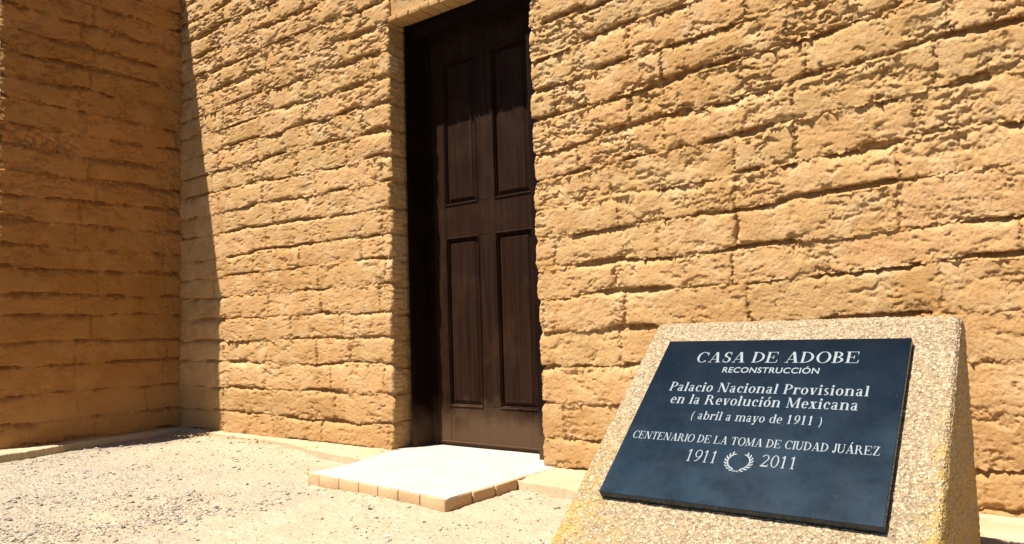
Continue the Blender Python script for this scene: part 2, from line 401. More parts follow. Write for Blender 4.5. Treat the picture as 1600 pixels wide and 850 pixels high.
    # mud smeared over some joints
    sm = sstep(0.04, 0.38, fbm(S_, Z_*1.3, 3.1, 4, seed+61)+0.10*(S_ < -2.7))*(1-0.45*up*r1)
    Hh = Hh*(1-sm*0.75) + sm*0.75*(0.001+0.45*nb-0.6*ragged+0.0025*flake+0.3*(Hh))
    brick = (eb > 0) & (et > 0) & (es > 0.0014)
    # grit
    Hh = Hh + jag*fbm(S_, Z_, 130, 2, seed+71)*0.0011
    return Hh, np.where(brick, bid, 0), row

def displaced(s, z, H, seed):
    """crumbly overhang: what stands out hangs a little lower than what lies back"""
    S_, Z_ = np.broadcast_arrays(s, z)
    dz = -0.62*(H+0.006) + 0.0014*fbm(S_, Z_, 60, 2, seed+81); ds = 0.0018*fbm(S_, Z_, 55, 2, seed+83)
    return S_+ds, Z_+dz

def in_frame(v):
    d = v-np.array([0, 0, H_EYE]); z = d @ cf
    x = 800+F_PX*(d @ cr)/z; y = 425-F_PX*(d @ cu)/z
    return bool(((z > 0) & (x > -5) & (x < 1605) & (y > -5) & (y < 855)).any())
def emit_wall(V, nu, nv, cellmask, bid, parent, back, nm='brick', mb=None, mm=None):
    """V (nu*nv,3); split the cells into one object per brick plus one mortar object"""
    Q = grid_quads(nu, nv)
    b = bid.reshape(nu, nv)
    cb = np.where((b[:-1, :-1] == b[1:, 1:]) & (b[:-1, :-1] == b[1:, :-1]) & (b[:-1, :-1] == b[:-1, 1:]), b[:-1, :-1], 0).reshape(-1)
    cm = cellmask.reshape(-1)
    cnt = 0; outside = []
    order = np.argsort(cb, kind='stable'); order = order[cm[order]]
    ids, starts = np.unique(cb[order], return_index=True); ends = list(starts[1:])+[len(order)]
    loose = []
    for i, a, e in zip(ids, starts, ends):
        cells = order[a:e]
        if i == 0 or len(cells) < 60: loose.append(cells); continue
        q = Q[cells]; used, inv = np.unique(q, return_inverse=True)
        v = V[used]; q = inv.reshape(-1, 4)
        o = v.mean(0)
        if not in_frame(v): outside.append(cells); continue
        v2, q2 = skirt(v, q, np.array(back))
        ob = mesh_np(nm, v2, q2, mb or ADOBE, parent, True, origin=o)
        cnt += 1
    if outside:     # bricks the photograph shows nothing of
        q = Q[np.concatenate(outside)]; used, inv = np.unique(q, return_inverse=True)
        m = mesh_np('brickwork', V[used], inv.reshape(-1, 4), mb or ADOBE, parent, True); m['kind'] = 'stuff'
    cells = np.concatenate(loose); q = Q[cells]; used, inv = np.unique(q, return_inverse=True)
    m = mesh_np('mortar', V[used], inv.reshape(-1, 4), mm or MORTAR, parent, True); m['kind'] = 'stuff'
    return cnt

# ---- front wall
front = empty('front_wall', (0, 0, 0)); 
def seg_axis(a, b, step):
    pts = [a]
    while pts[-1] < b: pts.append(pts[-1]+step(pts[-1]))
    pts = np.array(pts); pts = a + (pts-a)*(b-a)/(pts[-1]-a); return pts
st = lambda x: 0.92*(x*x+6.6)/1907
ax_s = np.concatenate([seg_axis(WX-0.05, OX0, st), seg_axis(OX0, OX1, lambda x: 0.012)[1:], seg_axis(OX1, 0.80, st)[1:]])
ax_z = np.arange(0.0, 3.12, 0.0046)
s2 = ax_s[:, None]; z2 = ax_z[None, :]
J1 = make_joints(5, WX-0.05, 3.5, FIX)
H1, B1, R1 = wall_field(s2, z2, J1, 100)
nu, nv = H1.shape
# distance to the opening, round the arrises off
dL = OX0 - s2; dR = s2 - OX1
below = (z2 < OZ)
dop = np.where(dL >= 0, dL, np.where(dR >= 0, dR, 0)); dop = np.broadcast_to(dop, H1.shape)
def arris(z, seed, amp=1.0):    # how each course end stands in or out at the opening
    k = row_lines(np.array([-1.83])); zb = np.array([float(a[0]) for a in k])
    i = np.clip(np.searchsorted(zb, z)-1, 0, len(zb)-2); v = (z-zb[i])/(zb[i+1]-zb[i])
    return 0.016*(1-np.abs(2*v-1)**5) - 0.012 + 0.013*(hsh(i, i*0+3, seed)-0.5) + 0.004*fbm(z, z*0+seed, 14, 3, seed+1) + 0.004*fbm(z, z*0+seed, 50, 3, seed+2)
eL = arris(ax_z, 210) - 0.016 + 0.021*ax_z/2.17; eR = arris(ax_z, 220)
rd = 0.010
tt = np.clip(1-dop/rd, 0, 1)
H1 = np.where(below, H1 - 0.009*(1-np.sqrt(np.clip(1-tt**2, 0, 1)))*1.0, H1)
Sx, Zx = displaced(s2, z2, H1, 100)
fall = np.exp(-dop/0.04)
Sx = Sx + np.where(below & (s2 <= OX0+1e-6), eL[None, :]*fall, 0) - np.where(below & (s2 >= OX1-1e-6), eR[None, :]*fall, 0)
V1 = np.stack([Sx, WY - H1, Zx], -1)
cs = (s2[:-1]+s2[1:])/2; cz = (z2[:, :-1]+z2[:, 1:])/2
inop = (cs > OX0) & (cs < OX1) & (cz < OZ)
vis = (cz < 1.49-0.305*cs+0.40) & (cz > 0.0)
n = emit_wall(V1.reshape(-1, 3), nu, nv, vis & ~inop, B1, front, (0, 0.06, 0))
print('front bricks', n)
# reveals of the opening (mud-plastered brick ends)
def reveal(col, sign, name):
    P = V1[col]; m = ax_z < OZ+0.02; P = P[m]; z = ax_z[m]
    ys = np.concatenate([[0], np.linspace(0.012, 0.40, 40)])
    YY = P[:, None, 1]+ys[None, :]
    amp = sstep(0, 0.025, ys)[None, :]
    nx = 0.005*fbm(YY*1.0, z[:, None], 13, 4, 300+sign, 0.6) + 0.003*fbm(YY, z[:, None], 48, 3, 310) - 0.006*(np.abs(((z[:, None]-0.03)/0.1335+0.5) % 1.0-0.5) < 0.05)
    tx = (OX0-0.012+0.018*z/2.17 if sign > 0 else OX1+0.008+0*z)
    XX = P[:, None, 0]*(1-amp) + amp*tx[:, None] + amp*nx*1.2
    ZZ = np.broadcast_to(P[:, None, 2], XX.shape)
    V = np.stack([XX, YY, ZZ], -1).reshape(-1, 3); Q = grid_quads(len(z), len(ys))
    if sign < 0: Q = Q[:, ::-1]
    o = mesh_np(name, V, Q, MORTAR, front, True); return o
iL = int(np.argmin(abs(ax_s-OX0))); iR = int(np.argmin(abs(ax_s-OX1)))
reveal(iL, 1, 'door_reveal'); reveal(iR, -1, 'door_reveal')
front.name = 'wall'; front.parent = house
front.location = -Vector(house.location)

# coarse brickwork outside the picture
def coarse(fs, fz, mask, to3d, parent, joints, seed, mat=None):
    a = fs[:, None]; b = fz[None, :]; H, _, _ = wall_field(a, b, joints, seed); A, B = displaced(a, b, H, seed)
    V = to3d(A, B, H); Q = grid_quads(len(fs), len(fz)); cs = (a[:-1]+a[1:])/2; cz = (b[:, :-1]+b[:, 1:])/2
    m = np.broadcast_to(mask(cs, cz), (len(fs)-1, len(fz)-1)).reshape(-1)
    o = mesh_np('brickwork', V.reshape(-1, 3), Q[m], mat or ADOBE, parent, True); o['kind'] = 'stuff'; return o
ls = np.arange(WX-0.05, 3.4, 0.014); lz = np.append(np.arange(0, TOP, 0.009), TOP)
def to_front(A, B, H):
    vz = (B < 1.49-0.305*A+0.39) & (A < 0.79) & (B < 3.105)
    return np.stack([A, WY-H+0.012*vz, B], -1)
JC = make_joints(5, WX-0.05, 3.5, FIX)
coarse(ls, lz, lambda s, z: ~((z < 1.49-0.305*s+0.37) & (s < 0.77) & (z < 3.09)) & ~((s > OX0-0.02) & (s < OX1+0.02) & (z < OZ)), to_front, front, JC, 100)
# solid core behind the faces
def core(parent, lo, hi): 
    o = box('core', lo, hi, MORTAR, parent); return o
core(front, (-5.18, 2.63, 0), (OX0-0.03, 3.0, TOP-0.01)); core(front, (OX1+0.03, 2.63, 0), (3.4, 3.0, TOP-0.01)); core(front, (OX0-0.03, 2.632, OZ-0.02), (OX1+0.03, 2.998, TOP-0.01))
core(front, (-5.18, 2.60, TOP-0.009), (3.4, 3.0, TOP+0.0))
# lintel over the door: smooth mud-plastered beam with a row of small tiles along its lower edge
def lintel():
    xs = np.linspace(OX0-0.012, OX1+0.012, 150); zs = np.linspace(2.222, OZ+0.03, 16)
    A, B = np.meshgrid(xs, zs, indexing='ij'); h = 0.003*fbm(A, B, 18, 4, 501)
    V = np.stack([A, WY+0.016-h, B], -1).reshape(-1, 3)
    V2, Q2 = skirt(V, grid_quads(*A.shape), np.array([0, 0.30, 0]))
    mesh_np('lintel', V2, Q2, MORTAR, front)
    x = OX0-0.004; k = 0
    proto = None
    while x < OX1-0.03:
        wd = random.uniform(0.060, 0.085)
        xe = min(x+wd, OX1+0.006)
        box('tile', (x+0.0025, WY+0.002+random.uniform(-.003, .003), 2.190+random.uniform(-.003, .003)), (xe-0.0025, WY+0.10, 2.220), MORTAR, front, bev=0.004, smooth=True, rnd=0.0012)
        x = xe
    box('lintel_soffit', (OX0-0.01, WY+0.04, 2.202), (OX1+0.01, WY+0.42, 2.2195), MORTAR, front)
lintel()

# ---- wing wall on the left, seen in shade
wing = empty('wall', tuple(-np.array(house.location)), house)
YE = 1.512
a_y = seg_axis(YE, WY+0.02, lambda y: 0.0052); a_z = np.arange(0.0, 3.02, 0.0060)
J2 = make_joints(21, YE, WY+0.1)
H2, B2, _ = wall_field(a_y[:, None], a_z[None, :], J2, 700, 0.72)
H2 *= 1.15
dend = a_y[:, None]-YE
tt = np.clip(1-dend/0.03, 0, 1); H2 = H2 - 0.026*(1-np.sqrt(np.clip(1-tt**2, 0, 1)))
Sy, Zy = displaced(a_y[:, None], a_z[None, :], H2, 700)
eE = arris(a_z, 240)
Sy = Sy - eE[None, :]*np.exp(-dend/0.04)
V2_ = np.stack([WX+H2, Sy, Zy], -1)
nu2, nv2 = H2.shape
allm = np.ones((nu2-1, nv2-1), bool)
n2 = emit_wall(V2_.reshape(-1, 3)[:, :], nu2, nv2, allm, B2, wing, (-0.06, 0, 0), 'brick', WINGSHADE_MUD, WINGSHADE_MORTAR)
print('wing bricks', n2)
# end face of the wing (just outside the frame, sunlit)
ex = seg_axis(WX-0.45, WX, lambda y: 0.012)[:-1]; P = V2_[0]
J3 = make_joints(33, WX-0.45, WX+0.1)
H3, B3, _ = wall_field(ex[:, None], a_z[None, :], J3, 900)
A3, Z3 = displaced(ex[:, None], a_z[None, :], H3, 900)
A3 = np.vstack([A3, P[None, :, 0]]); Z3 = np.vstack([Z3, P[None, :, 2]])
Y3 = np.vstack([YE+0.004-H3, P[None, :, 1]])
V3 = np.stack([A3, Y3, Z3], -1)
B3 = np.vstack([B3, B3[-1:]])
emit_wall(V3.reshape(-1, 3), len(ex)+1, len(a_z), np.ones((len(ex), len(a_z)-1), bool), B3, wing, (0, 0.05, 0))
# upper part
uz = np.append(np.arange(3.005, TOP, 0.016), TOP); uy = np.arange(YE, WY+0.03, 0.02)
coarse(uy, uz, lambda s, z: (s < 99)+(0*z > 1), lambda A, B, H: np.stack([WX+H*0.7-0.004, A, B], -1), wing, J2, 700, WINGSHADE_MUD)
ux = np.arange(WX-0.45, WX+0.004, 0.02)
coarse(ux, uz, lambda s, z: (s < 99)+(0*z > 1), lambda A, B, H: np.stack([A, YE+0.004-H*0.7, B], -1), wing, J3, 900)
for o in list(wing.children):
    if o.name.startswith('brickwork'): o.data.flip_normals() if False else None
core(wing, (-5.18, YE+0.04, 0), (WX-0.035, 2.63, TOP-0.01)); core(wing, (-5.18, YE+0.012, TOP-0.009), (WX-0.006, 2.60, TOP+0.0))

# ------------------------------------------------------------------ door
FL = 0.030     # level of the threshold
fr = empty('door_frame', (0, 0, 0), house); fr.location = -Vector(house.location)
box('jamb', (-2.704, 2.672, 0.028), (-2.691, 2.804, 2.20), WOODF, fr, 0.002); box('stop', (-2.704, 2.8055, 0.028), (-2.6565, 2.90, 2.20), WOODF, fr, 0.003)
box('jamb', (-1.935, 2.685, 0.028), (-1.842, 2.90, 2.20), WOODF, fr, 0.003)
box('head', (-2.704, 2.688, 2.125), (-1.842, 2.898, 2.201), WOODF, fr, 0.003)
door = empty('door', (-2.655, 2.81, FL), house); door.location = Vector((-2.655, 2.81, FL))-Vector(house.location)
DY = 2.81; DT = 0.045
def dpart(name, lo, hi, mat=WOOD, bev=0.0025):
    o = box(name, lo, hi, mat, None, bev); o.location = Vector(o.location)-Vector((-2.655, 2.81, FL)); o.parent = door; return o
X0, X1 = -2.654, -1.938; zb0, zt0 = 0.052, 2.12
SL, SR = -2.566, -2.022; ML, MR = -2.352, -2.240
dpart('stile', (X0, DY, zb0), (SL, DY+DT, zt0)); dpart('stile', (SR, DY, zb0), (X1, DY+DT, zt0))
dpart('rail', (SL+.0004, DY+.0006, zb0+.0003), (SR-.0004, DY+DT, 0.232)); dpart('rail', (SL+.0004, DY+.0006, 1.078), (SR-.0004, DY+DT, 1.250)); dpart('rail', (SL+.0004, DY+.0006, 2.00), (SR-.0004, DY+DT, zt0-.0003))
dpart('mullion', (ML, DY+.0010, 0.2325), (MR, DY+DT, 1.0775)); dpart('mullion', (ML, DY+.0010, 1.2505), (MR, DY+DT, 1.9995))
def raised_panel(x0, x1, z0, z1):
    # recessed flat, bevelled slope, raised field
    prof = [(0.0, 0.020), (0.010, 0.020), (0.0105, 0.016), (0.030, 0.006), (0.0305, 0.004)]
    V = []; 
    for ins, d in prof:
        V += [(x0+ins, DY+d, z0+ins), (x1-ins, DY+d, z0+ins), (x1-ins, DY+d, z1-ins), (x0+ins, DY+d, z1-ins)]
    Q = []
    for k in range(len(prof)-1):
        for j in range(4):
            Q.append([k*4+j, k*4+(j+1) % 4, (k+1)*4+(j+1) % 4, (k+1)*4+j])
    b = (len(prof)-1)*4; Q.append([b, b+1, b+2, b+3])
    V = np.array(V); n0 = len(V)
    o = mesh_np('panel', V-np.array([-2.655, 2.81, FL]), np.array(Q), WOOD, door, False)
    return o
def moulding(x0, x1, z0, z1):
    # small double bead round the opening of the panel
    pr = [(-0.004, 0.001), (-0.003, -0.0035), (0.001, -0.005), (0.004, -0.002), (0.005, 0.004), (0.0075, 0.003), (0.0095, 0.006), (0.010, 0.021)]
    V = []; Q = []; m = len(pr)
    for (sx, sz, cx, cz) in ((1, 1, x0, z0), (-1, 1, x1, z0), (-1, -1, x1, z1), (1, -1, x0, z1)):
        for ins, d in pr: V.append((cx+sx*ins, DY+d, cz+sz*ins))
    for c in range(4):
        for k in range(m-1):
            a = c*m+k; b = ((c+1) % 4)*m+k; Q.append([a, b, b+1, a+1])
    mesh_np('moulding', np.array(V)-np.array([-2.655, 2.81, FL]), np.array(Q), WOOD, door, False)
for (a, b) in ((SL, ML), (MR, SR)):
    for (c, d) in ((0.232, 1.078), (1.250, 2.00)):
        raised_panel(a, b, c, d); moulding(a, b, c, d)
dpart('backing', (X0+0.01, DY+0.026, zb0+.01), (X1-0.01, DY+0.040, zt0-.01), WOOD, 0.0)
dpart('drip_board', (X0, DY+0.010, FL-0.004), (X1, DY+0.04, zb0-0.003), WOODK, 0.002)
dpart('weather_bead', (X0+.002, DY-0.006, zb0-0.002), (X1-.002, DY+.004, zb0+0.006), WOOD, 0.002)

# ------------------------------------------------------------------ setting: ground
def axis_join(lo, hi, step, far):
    mid = np.arange(lo, hi, step); up = [hi]; d = step
    while up[-1] < far: d *= 1.25; up.append(up[-1]+d)
    dn = [lo]; d = step
    while dn[-1] > -far: d *= 1.25; dn.append(dn[-1]-d)
    return np.concatenate([np.array(dn[:0:-1]), mid, np.array(up)])
gx = axis_join(-4.85, 0.3, 0.0085, 300); gy = axis_join(0.75, 2.62, 0.0065, 300)
GXm, GYm = np.meshgrid(gx, gy, indexing='ij')
def step_dist(x, y):      # >0 outside the doorstep
    # front edge (-2.614,1.972)->(-1.779,1.907), right edge x ~ -1.77, left edge x~-2.66
    fe = 1.972 + (x+2.614)*(1.907-1.972)/0.835
    d = np.maximum(fe-y, np.maximum(x+1.768+(y-1.907)*0.0, -2.63-0.15*(y-1.972)-x)); return d
def ground_h(x, y):
    h = 0.010*fbm(x, y, 0.9, 3, 41) + 0.0055*fbm(x, y, 6, 4, 43) + 0.0032*fbm(x, y, 32, 3, 45, 0.6)
    a, c = worley(x, y, 55, 47); h = h + np.clip(0.5-a, 0, 1)*0.007*(c > 0.72)
    near = np.exp(-((x+2)**2+(y-1)**2)/60.0)
    h = h*near + (1-near)*0.5*h
    # dirt washed against the footings
    h = h + 0.018*np.exp(-np.clip(2.47-y, 0, 9)/0.10)*sstep(-2.7, -3.6, x)
    h = h - 0.004
    return h
HG = ground_h(GXm, GYm)
Vg = np.stack([GXm, GYm, HG], -1).reshape(-1, 3)
g = mesh_np('ground', Vg, grid_quads(*GXm.shape), GROUND); props(g, kind='structure')

# gravel
def ico():
    p = (1+5**.5)/2
    v = np.array([(-1, p, 0), (1, p, 0), (-1, -p, 0), (1, -p, 0), (0, -1, p), (0, 1, p), (0, -1, -p), (0, 1, -p), (p, 0, -1), (p, 0, 1), (-p, 0, -1), (-p, 0, 1)])
    f = np.array([(0, 11, 5), (0, 5, 1), (0, 1, 7), (0, 7, 10), (0, 10, 11), (1, 5, 9), (5, 11, 4), (11, 10, 2), (10, 7, 6), (7, 1, 8), (3, 9, 4), (3, 4, 2), (3, 2, 6), (3, 6, 8), (3, 8, 9), (4, 9, 5), (2, 4, 11), (6, 2, 10), (8, 6, 7), (9, 8, 1)])
    return v/np.linalg.norm(v[0]), f
def gravel(N):
    iv, ifc = ico()
    x = RNG.uniform(-4.75, 0.2, N*5); y = RNG.uniform(0.75, 2.5, N*5)
    greyness = np.clip(-0.28*x-0.45*y+0.8*fbm(x, y, 0.9, 3, 99), 0, 1)
    dens = (0.14+0.86*sstep(0.1, 0.75, greyness))*(0.25+0.75*sstep(-0.25, 0.25, fbm(x, y, 2.6, 3, 97)))
    keep = (RNG.random(N*5) < dens) & (step_dist(x, y) > 0.01) & (y < 2.5) & ~((x > -1.02) & (x < -0.2) & (y > 1.15) & (y < 2.1))
    x = x[keep][:N]; y = y[keep][:N]; n = len(x)
    nc = 1500; xc = np.where(RNG.random(nc) < 0.6, RNG.uniform(-4.6, -2.75, nc), RNG.uniform(-1.72, -0.25, nc)); yc = 2.56-0.22*RNG.random(nc)**1.8
    x = np.concatenate([x, xc]); y = np.concatenate([y, yc]); crumb = np.arange(len(x)) >= n; n = len(x)
    r = 0.0015 + 0.0023*RNG.random(n)**2 + (RNG.random(n) < 0.05)*RNG.uniform(0.002, 0.006, n) + (RNG.random(n) < 0.003)*RNG.uniform(0.004, 0.009, n)
    sc = np.stack([r*RNG.uniform(.8, 1.5, n), r*RNG.uniform(.8, 1.5, n), r*RNG.uniform(.45, .85, n)], -1)
    th = RNG.uniform(0, 6.28, n); c, s = np.cos(th), np.sin(th)
    P = iv[None]*(1+RNG.uniform(-.25, .25, (n, 12, 1)))*sc[:, None]
    X = P[..., 0]*c[:, None]-P[..., 1]*s[:, None]+x[:, None]; Y = P[..., 0]*s[:, None]+P[..., 1]*c[:, None]+y[:, None]
    zg = np.where(crumb, 0.030, ground_h(x, y)); Z = P[..., 2]+zg[:, None]+sc[:, 2:3]*0.35
    V = np.stack([X, Y, Z], -1).reshape(-1, 3); T = (ifc[None]+np.arange(n)[:, None, None]*12).reshape(-1, 3)
    o = mesh_np('gravel', V, np.zeros((0, 4), int), STONE, None, False, None, T)
    pal = np.array([(.50, .42, .30), (.36, .31, .25), (.60, .55, .45), (.22, .19, .16), (.10, .085, .075), (.55, .40, .25), (.64, .60, .54), (.42, .38, .34)])
    pr = np.array([.28, .18, .14, .11, .07, .10, .06, .06]); ci = RNG.choice(8, n, p=pr)
    pc = np.where(crumb[:, None], np.array([[.62, .42, .20]]), pal[ci])
    colr = np.repeat(0.75*pc*RNG.uniform(.85, 1.15, (n, 1)), 12, 0)
    at = o.data.color_attributes.new('tint', 'FLOAT_COLOR', 'POINT'); at.data.foreach_set('color', np.c_[colr, np.ones(len(colr))].astype(np.float32).ravel())
    props(o, kind='stuff', label='loose tan and grey gravel scattered over the sandy yard', cat='gravel'); return o
gravel(26000)

# footings at the foot of both walls
def footing(name, pts_fn, u0, u1, wall, axis, top=0.033, seed=0):
    us = np.arange(u0, u1, 0.009); t = np.linspace(0, 1, 34)
    U, T_ = np.meshgrid(us, t, indexing='ij')
    edge = pts_fn(us)+0.007*fbm(us, us*0+1, 9, 4, seed+2)+0.004*fbm(us, us*0+5, 45, 2, seed+5)
    # profile: t 0..0.7 flat top, then falls over the edge
    Dd = np.where(T_ < 0.72, T_/0.72, 1.0)*1.0; E_ = edge[:, None]
    out = np.where(T_ < 0.72, -0.05+(T_/0.72)*(E_-wall+0.05) if False else (T_/0.72), 1.0)
    W = E_-wall; pos = wall + np.where(T_ < 0.72, T_/0.72*W*0.985, W*0.985 + (T_-0.72)/0.28*np.sign(W)*0.010)
    z = np.where(T_ < 0.72, top, top - (T_-0.72)/0.28*(top+0.03))
    A = U if axis == 'x' else pos; B = pos if axis == 'x' else U
    z = z + 0.0035*fbm(A, B, 9, 3, seed+8)*(T_ < 0.8) + 0.0012*fbm(A, B, 60, 2, seed+9) - 0.006*sstep(0.55, 0.72, T_)*(T_ <= 0.72)
    V = np.stack([A, B, z], -1).reshape(-1, 3); Q = grid_quads(len(us), len(t))
    o = mesh_np(name, V, Q, FOOTING); props(o, kind='structure'); return o
footing('footing', lambda x: np.interp(x, [-4.7, -4.2, -3.48, -3.05, -2.7, -1.76, -1.5, -0.2, 3], [2.515, 2.515, 2.485, 2.375, 2.33, 2.30, 2.265, 2.32, 2.32]), -4.74, 3.0, 2.62, 'x', 0.034, 61)
footing('footing', lambda y: np.interp(y, [1.2, 1.5, 1.62, 1.78, 1.86, 2.05, 2.6], [-4.53, -4.535, -4.545, -4.585, -4.635, -4.655, -4.665]), 1.0, 2.60, -4.79, 'y', 0.037, 71)

# ------------------------------------------------------------------ doorstep
step = empty('doorstep', (-2.2, 2.15, 0))
props(step, 'low doorstep with white top and tan brick edging before the dark door', 'doorstep')
def sp(o): o.parent = step; o.location = Vector(o.location)-Vector((-2.2, 2.15, 0)); return o
# front edging bricks (their narrow ends show), right edging bricks, then the screed between them
ang = math.atan2(1.907-1.972, 0.835)
xs_ = [-2.615, -2.53, -2.392, -2.264, -2.144, -2.026, -1.905, -1.772]
for a, b in zip(xs_[:-1], xs_[1:]):
    ya = 1.972+(a+2.614)*math.tan(ang); yb = 1.972+(b+2.614)*math.tan(ang)
    yy = (ya+yb)/2
    o = box('brick', (a+0.002, yy, -0.02), (b-0.002, yy+(0.131 if b > -1.8 else 0.115), 0.0375+random.uniform(-.0015, .0015)), EDGING, None, bev=0.004, smooth=True, rnd=0.0012)
    o.rotation_euler.z = ang; sp(o)
ys_ = [2.042, 2.168, 2.300, 2.36]
for a, b in zip(ys_[:-1], ys_[1:]):
    sp(box('brick', (-1.90, a+0.002, -0.02), (-1.7655, b-0.002, 0.0365+random.uniform(-.001, .001)), EDGING, None, bev=0.004, smooth=True, rnd=0.0012))
def screed():
    us = np.linspace(0, 1, 130); vs = np.linspace(0, 1, 130); U, Vv = np.meshgrid(us, vs, indexing='ij')
    # outline: front edge (oblique) to the wall line, then into the door opening
    y0 = 1.972+( (-2.606+U*0.828)+2.614)*math.tan(ang)+0.007
    Y = y0+(2.60-y0)*Vv
    xl = -2.606-0.10*sstep(0.2, 0.9, Vv); xr = -1.776-0.0*Vv
    X = xl+(xr-xl)*U + 0.003*fbm(U, Vv, 9, 3, 81)
    Z = 0.0432 + 0.0014*fbm(X, Y, 7, 4, 83) - 0.004*(np.maximum(1-U/0.03, 0)**2+np.maximum(1-Vv/0.03, 0)**2+np.maximum(1-(1-U)/0.02, 0)**2)
    Z = Z - 0.006*Vv
    V = np.stack([X, Y, Z], -1).reshape(-1, 3); V2, Q2 = skirt(V, grid_quads(130, 130), np.array([0, 0, -0.008]))
    o = mesh_np('screed', V2, Q2, SCREED); sp(o)
    A, B = np.meshgrid(np.linspace(-2.735, -1.822, 60), np.linspace(2.585, 2.90, 30), indexing='ij')
    Zt = 0.0372-0.020*(B-2.585)+0.001*fbm(A, B, 8, 3, 85)
    o = mesh_np('threshold', np.stack([A, B, Zt], -1).reshape(-1, 3), grid_quads(60, 30), SCREED); sp(o)
screed()

# ------------------------------------------------------------------ plinth with the plaque
SLOPE = 0.680543
mon = empty('plaque_plinth', (-0.6, 1.75, 0))
props(mon, 'speckled pebble-concrete plinth with a sloping face carrying a dark blue inscribed plaque', 'monument')
nrm = np.array([0, -math.sin(SLOPE), math.cos(SLOPE)]); tup = np.array([0, math.cos(SLOPE), math.sin(SLOPE)])
PO = np.array([-0.9145, 1.9075, 0.5663])      # top left corner of the plaque face
PT = 0.022
MO = np.array([-0.6, 1.75, 0.0])
def plinth():
    # cross-section in y,z with rounded top, swept in x with rounded upper corners
    base = PO-nrm*PT
    x0, x1 = -0.992, -0.2275
    def yf(z): return base[1]-(base[2]-z)/math.tan(SLOPE)
    ztop = 0.612; yb = 2.062
    prof = []
    zs = np.linspace(-0.05, ztop-0.016, 175)
    for z in zs: prof.append((yf(z), z))
    yt = yf(ztop)
    for a in np.linspace(0, 1, 8)[1:]:
        prof.append((yf(ztop-0.016)+ (0.030)*a**1.4+0.006*a, ztop-0.016+0.016*math.sin(a*math.pi/2)))
    y_ = prof[-1][0]
    for a in np.linspace(0, 1, 8)[1:]: prof.append((y_+(yb-0.012-y_)*a, ztop))
    for a in np.linspace(0, 1, 6)[1:]: prof.append((yb-0.012+0.012*math.sin(a*math.pi/2), ztop-0.012*(1-math.cos(a*math.pi/2))))
    for z in np.linspace(ztop-0.03, -0.05, 40): prof.append((yb, z))
    prof = np.array(prof)
    xs = np.concatenate([[x0, x0+0.002, x0+0.005], np.arange(x0+0.009, x1-0.007, 0.0042), [x1-0.005, x1-0.002, x1]])
    X, Pi = np.meshgrid(xs, np.arange(len(prof)), indexing='ij')
    Y = prof[Pi, 0]; Z = prof[Pi, 1]
    # arris rounding: pull the surface in at both ends, more at the top corners
    dx = np.minimum(X-x0, x1-X); r = 0.009
    t = np.clip(1-dx/r, 0, 1); pull = r*(1-np.sqrt(np.clip(1-t*t, 0, 1)))
    ny = np.gradient(prof[:, 1]); nz = -np.gradient(prof[:, 0]); L = np.hypot(ny, nz)+1e-9; ny, nz = -ny/L, -nz/L
    # outward normal of the face is (-sin, cos)
    NY = ny[Pi]; NZ = -nz[Pi]*-1
    NZ = np.where(Pi < 175, math.cos(SLOPE), NZ); NY = np.where(Pi < 175, -math.sin(SLOPE), NY)
    NZ = np.where(Pi >= 175, np.clip((Z-0.55)/0.062, 0, 1), NZ); NY = np.where(Pi >= 195, np.where(Z < ztop-0.012, 1.0, 0.3), NY)
    w1, c1 = worley(X, Pi*0.0044*1.0, 105, 601); w2, c2 = worley(X, Pi*0.0044, 62, 605)
    bumpn = np.clip(0.55-w1, 0, 1)*0.0042 + np.clip(0.5-w2, 0, 1)*0.005*(c2 > 0.5) + 0.0020*fbm(X, Pi*0.0044, 14, 4, 607)
    d = bumpn - pull
    Y = Y+NY*d; Z = Z+NZ*d
    # rounded top corners: x squeezed near the top
    cz = np.clip((Z-(ztop-0.03))/0.03, 0, 1); sq = 0.009*(1-np.sqrt(np.clip(1-cz**2, 0, 1)))
    mid = (x0+x1)/2; half = (x1-x0)/2
    X = mid+(X-mid)*(1-sq/half)
    X = X + 0.0016*fbm(Y, Z, 80, 2, 611)*(np.abs(X-mid) > half-0.02)
    V = np.stack([X, Y, Z], -1); nu_, nv_ = X.shape
    Q = grid_quads(nu_, nv_)[:, ::-1]
    o = mesh_np('plinth', (V-MO).reshape(-1, 3), Q[:, ::-1], AGG, mon, True)
    # cheeks
    for col, nm in ((0, 'cheek'), (-1, 'cheek')):
        ring = V[col]; nf = 175
        # fan strips between front line and back line at the same height
        zz = np.linspace(-0.05, ring[:, 2].max()-0.001, 120); top_i = int(np.argmax(ring[:, 2]))
        fy = np.interp(zz, ring[:top_i+1, 2], ring[:top_i+1, 1]); 
        back = ring[top_i:][::-1]; by = np.interp(zz, back[:, 2], back[:, 1]); 
        xr = np.interp(zz, ring[:top_i+1, 2], ring[:top_i+1, 0])
        uu = np.linspace(0, 1, 60)
        Yc = fy[:, None]+(by-fy)[:, None]*uu[None]; Zc = np.broadcast_to(zz[:, None], Yc.shape)
        sgn = -1 if col == 0 else 1
        rr = np.minimum(uu*(by-fy)[:, None], (1-uu)*(by-fy)[:, None]); k = np.clip(rr/0.006, 0, 1)
        Xc = xr[:, None]+sgn*k*(0.0025+0.0022*fbm(Yc, Zc, 30, 4, 621)+0.0035*(0.4-np.minimum(worley(Yc, Zc, 110, 623)[0], 0.4)))
        Vc = np.stack([Xc, Yc, Zc], -1)-MO
        Qc = grid_quads(120, 60)
        mesh_np('cheek', Vc.reshape(-1, 3), Qc if col == 0 else Qc[:, ::-1], AGG, mon, True)
plinth()

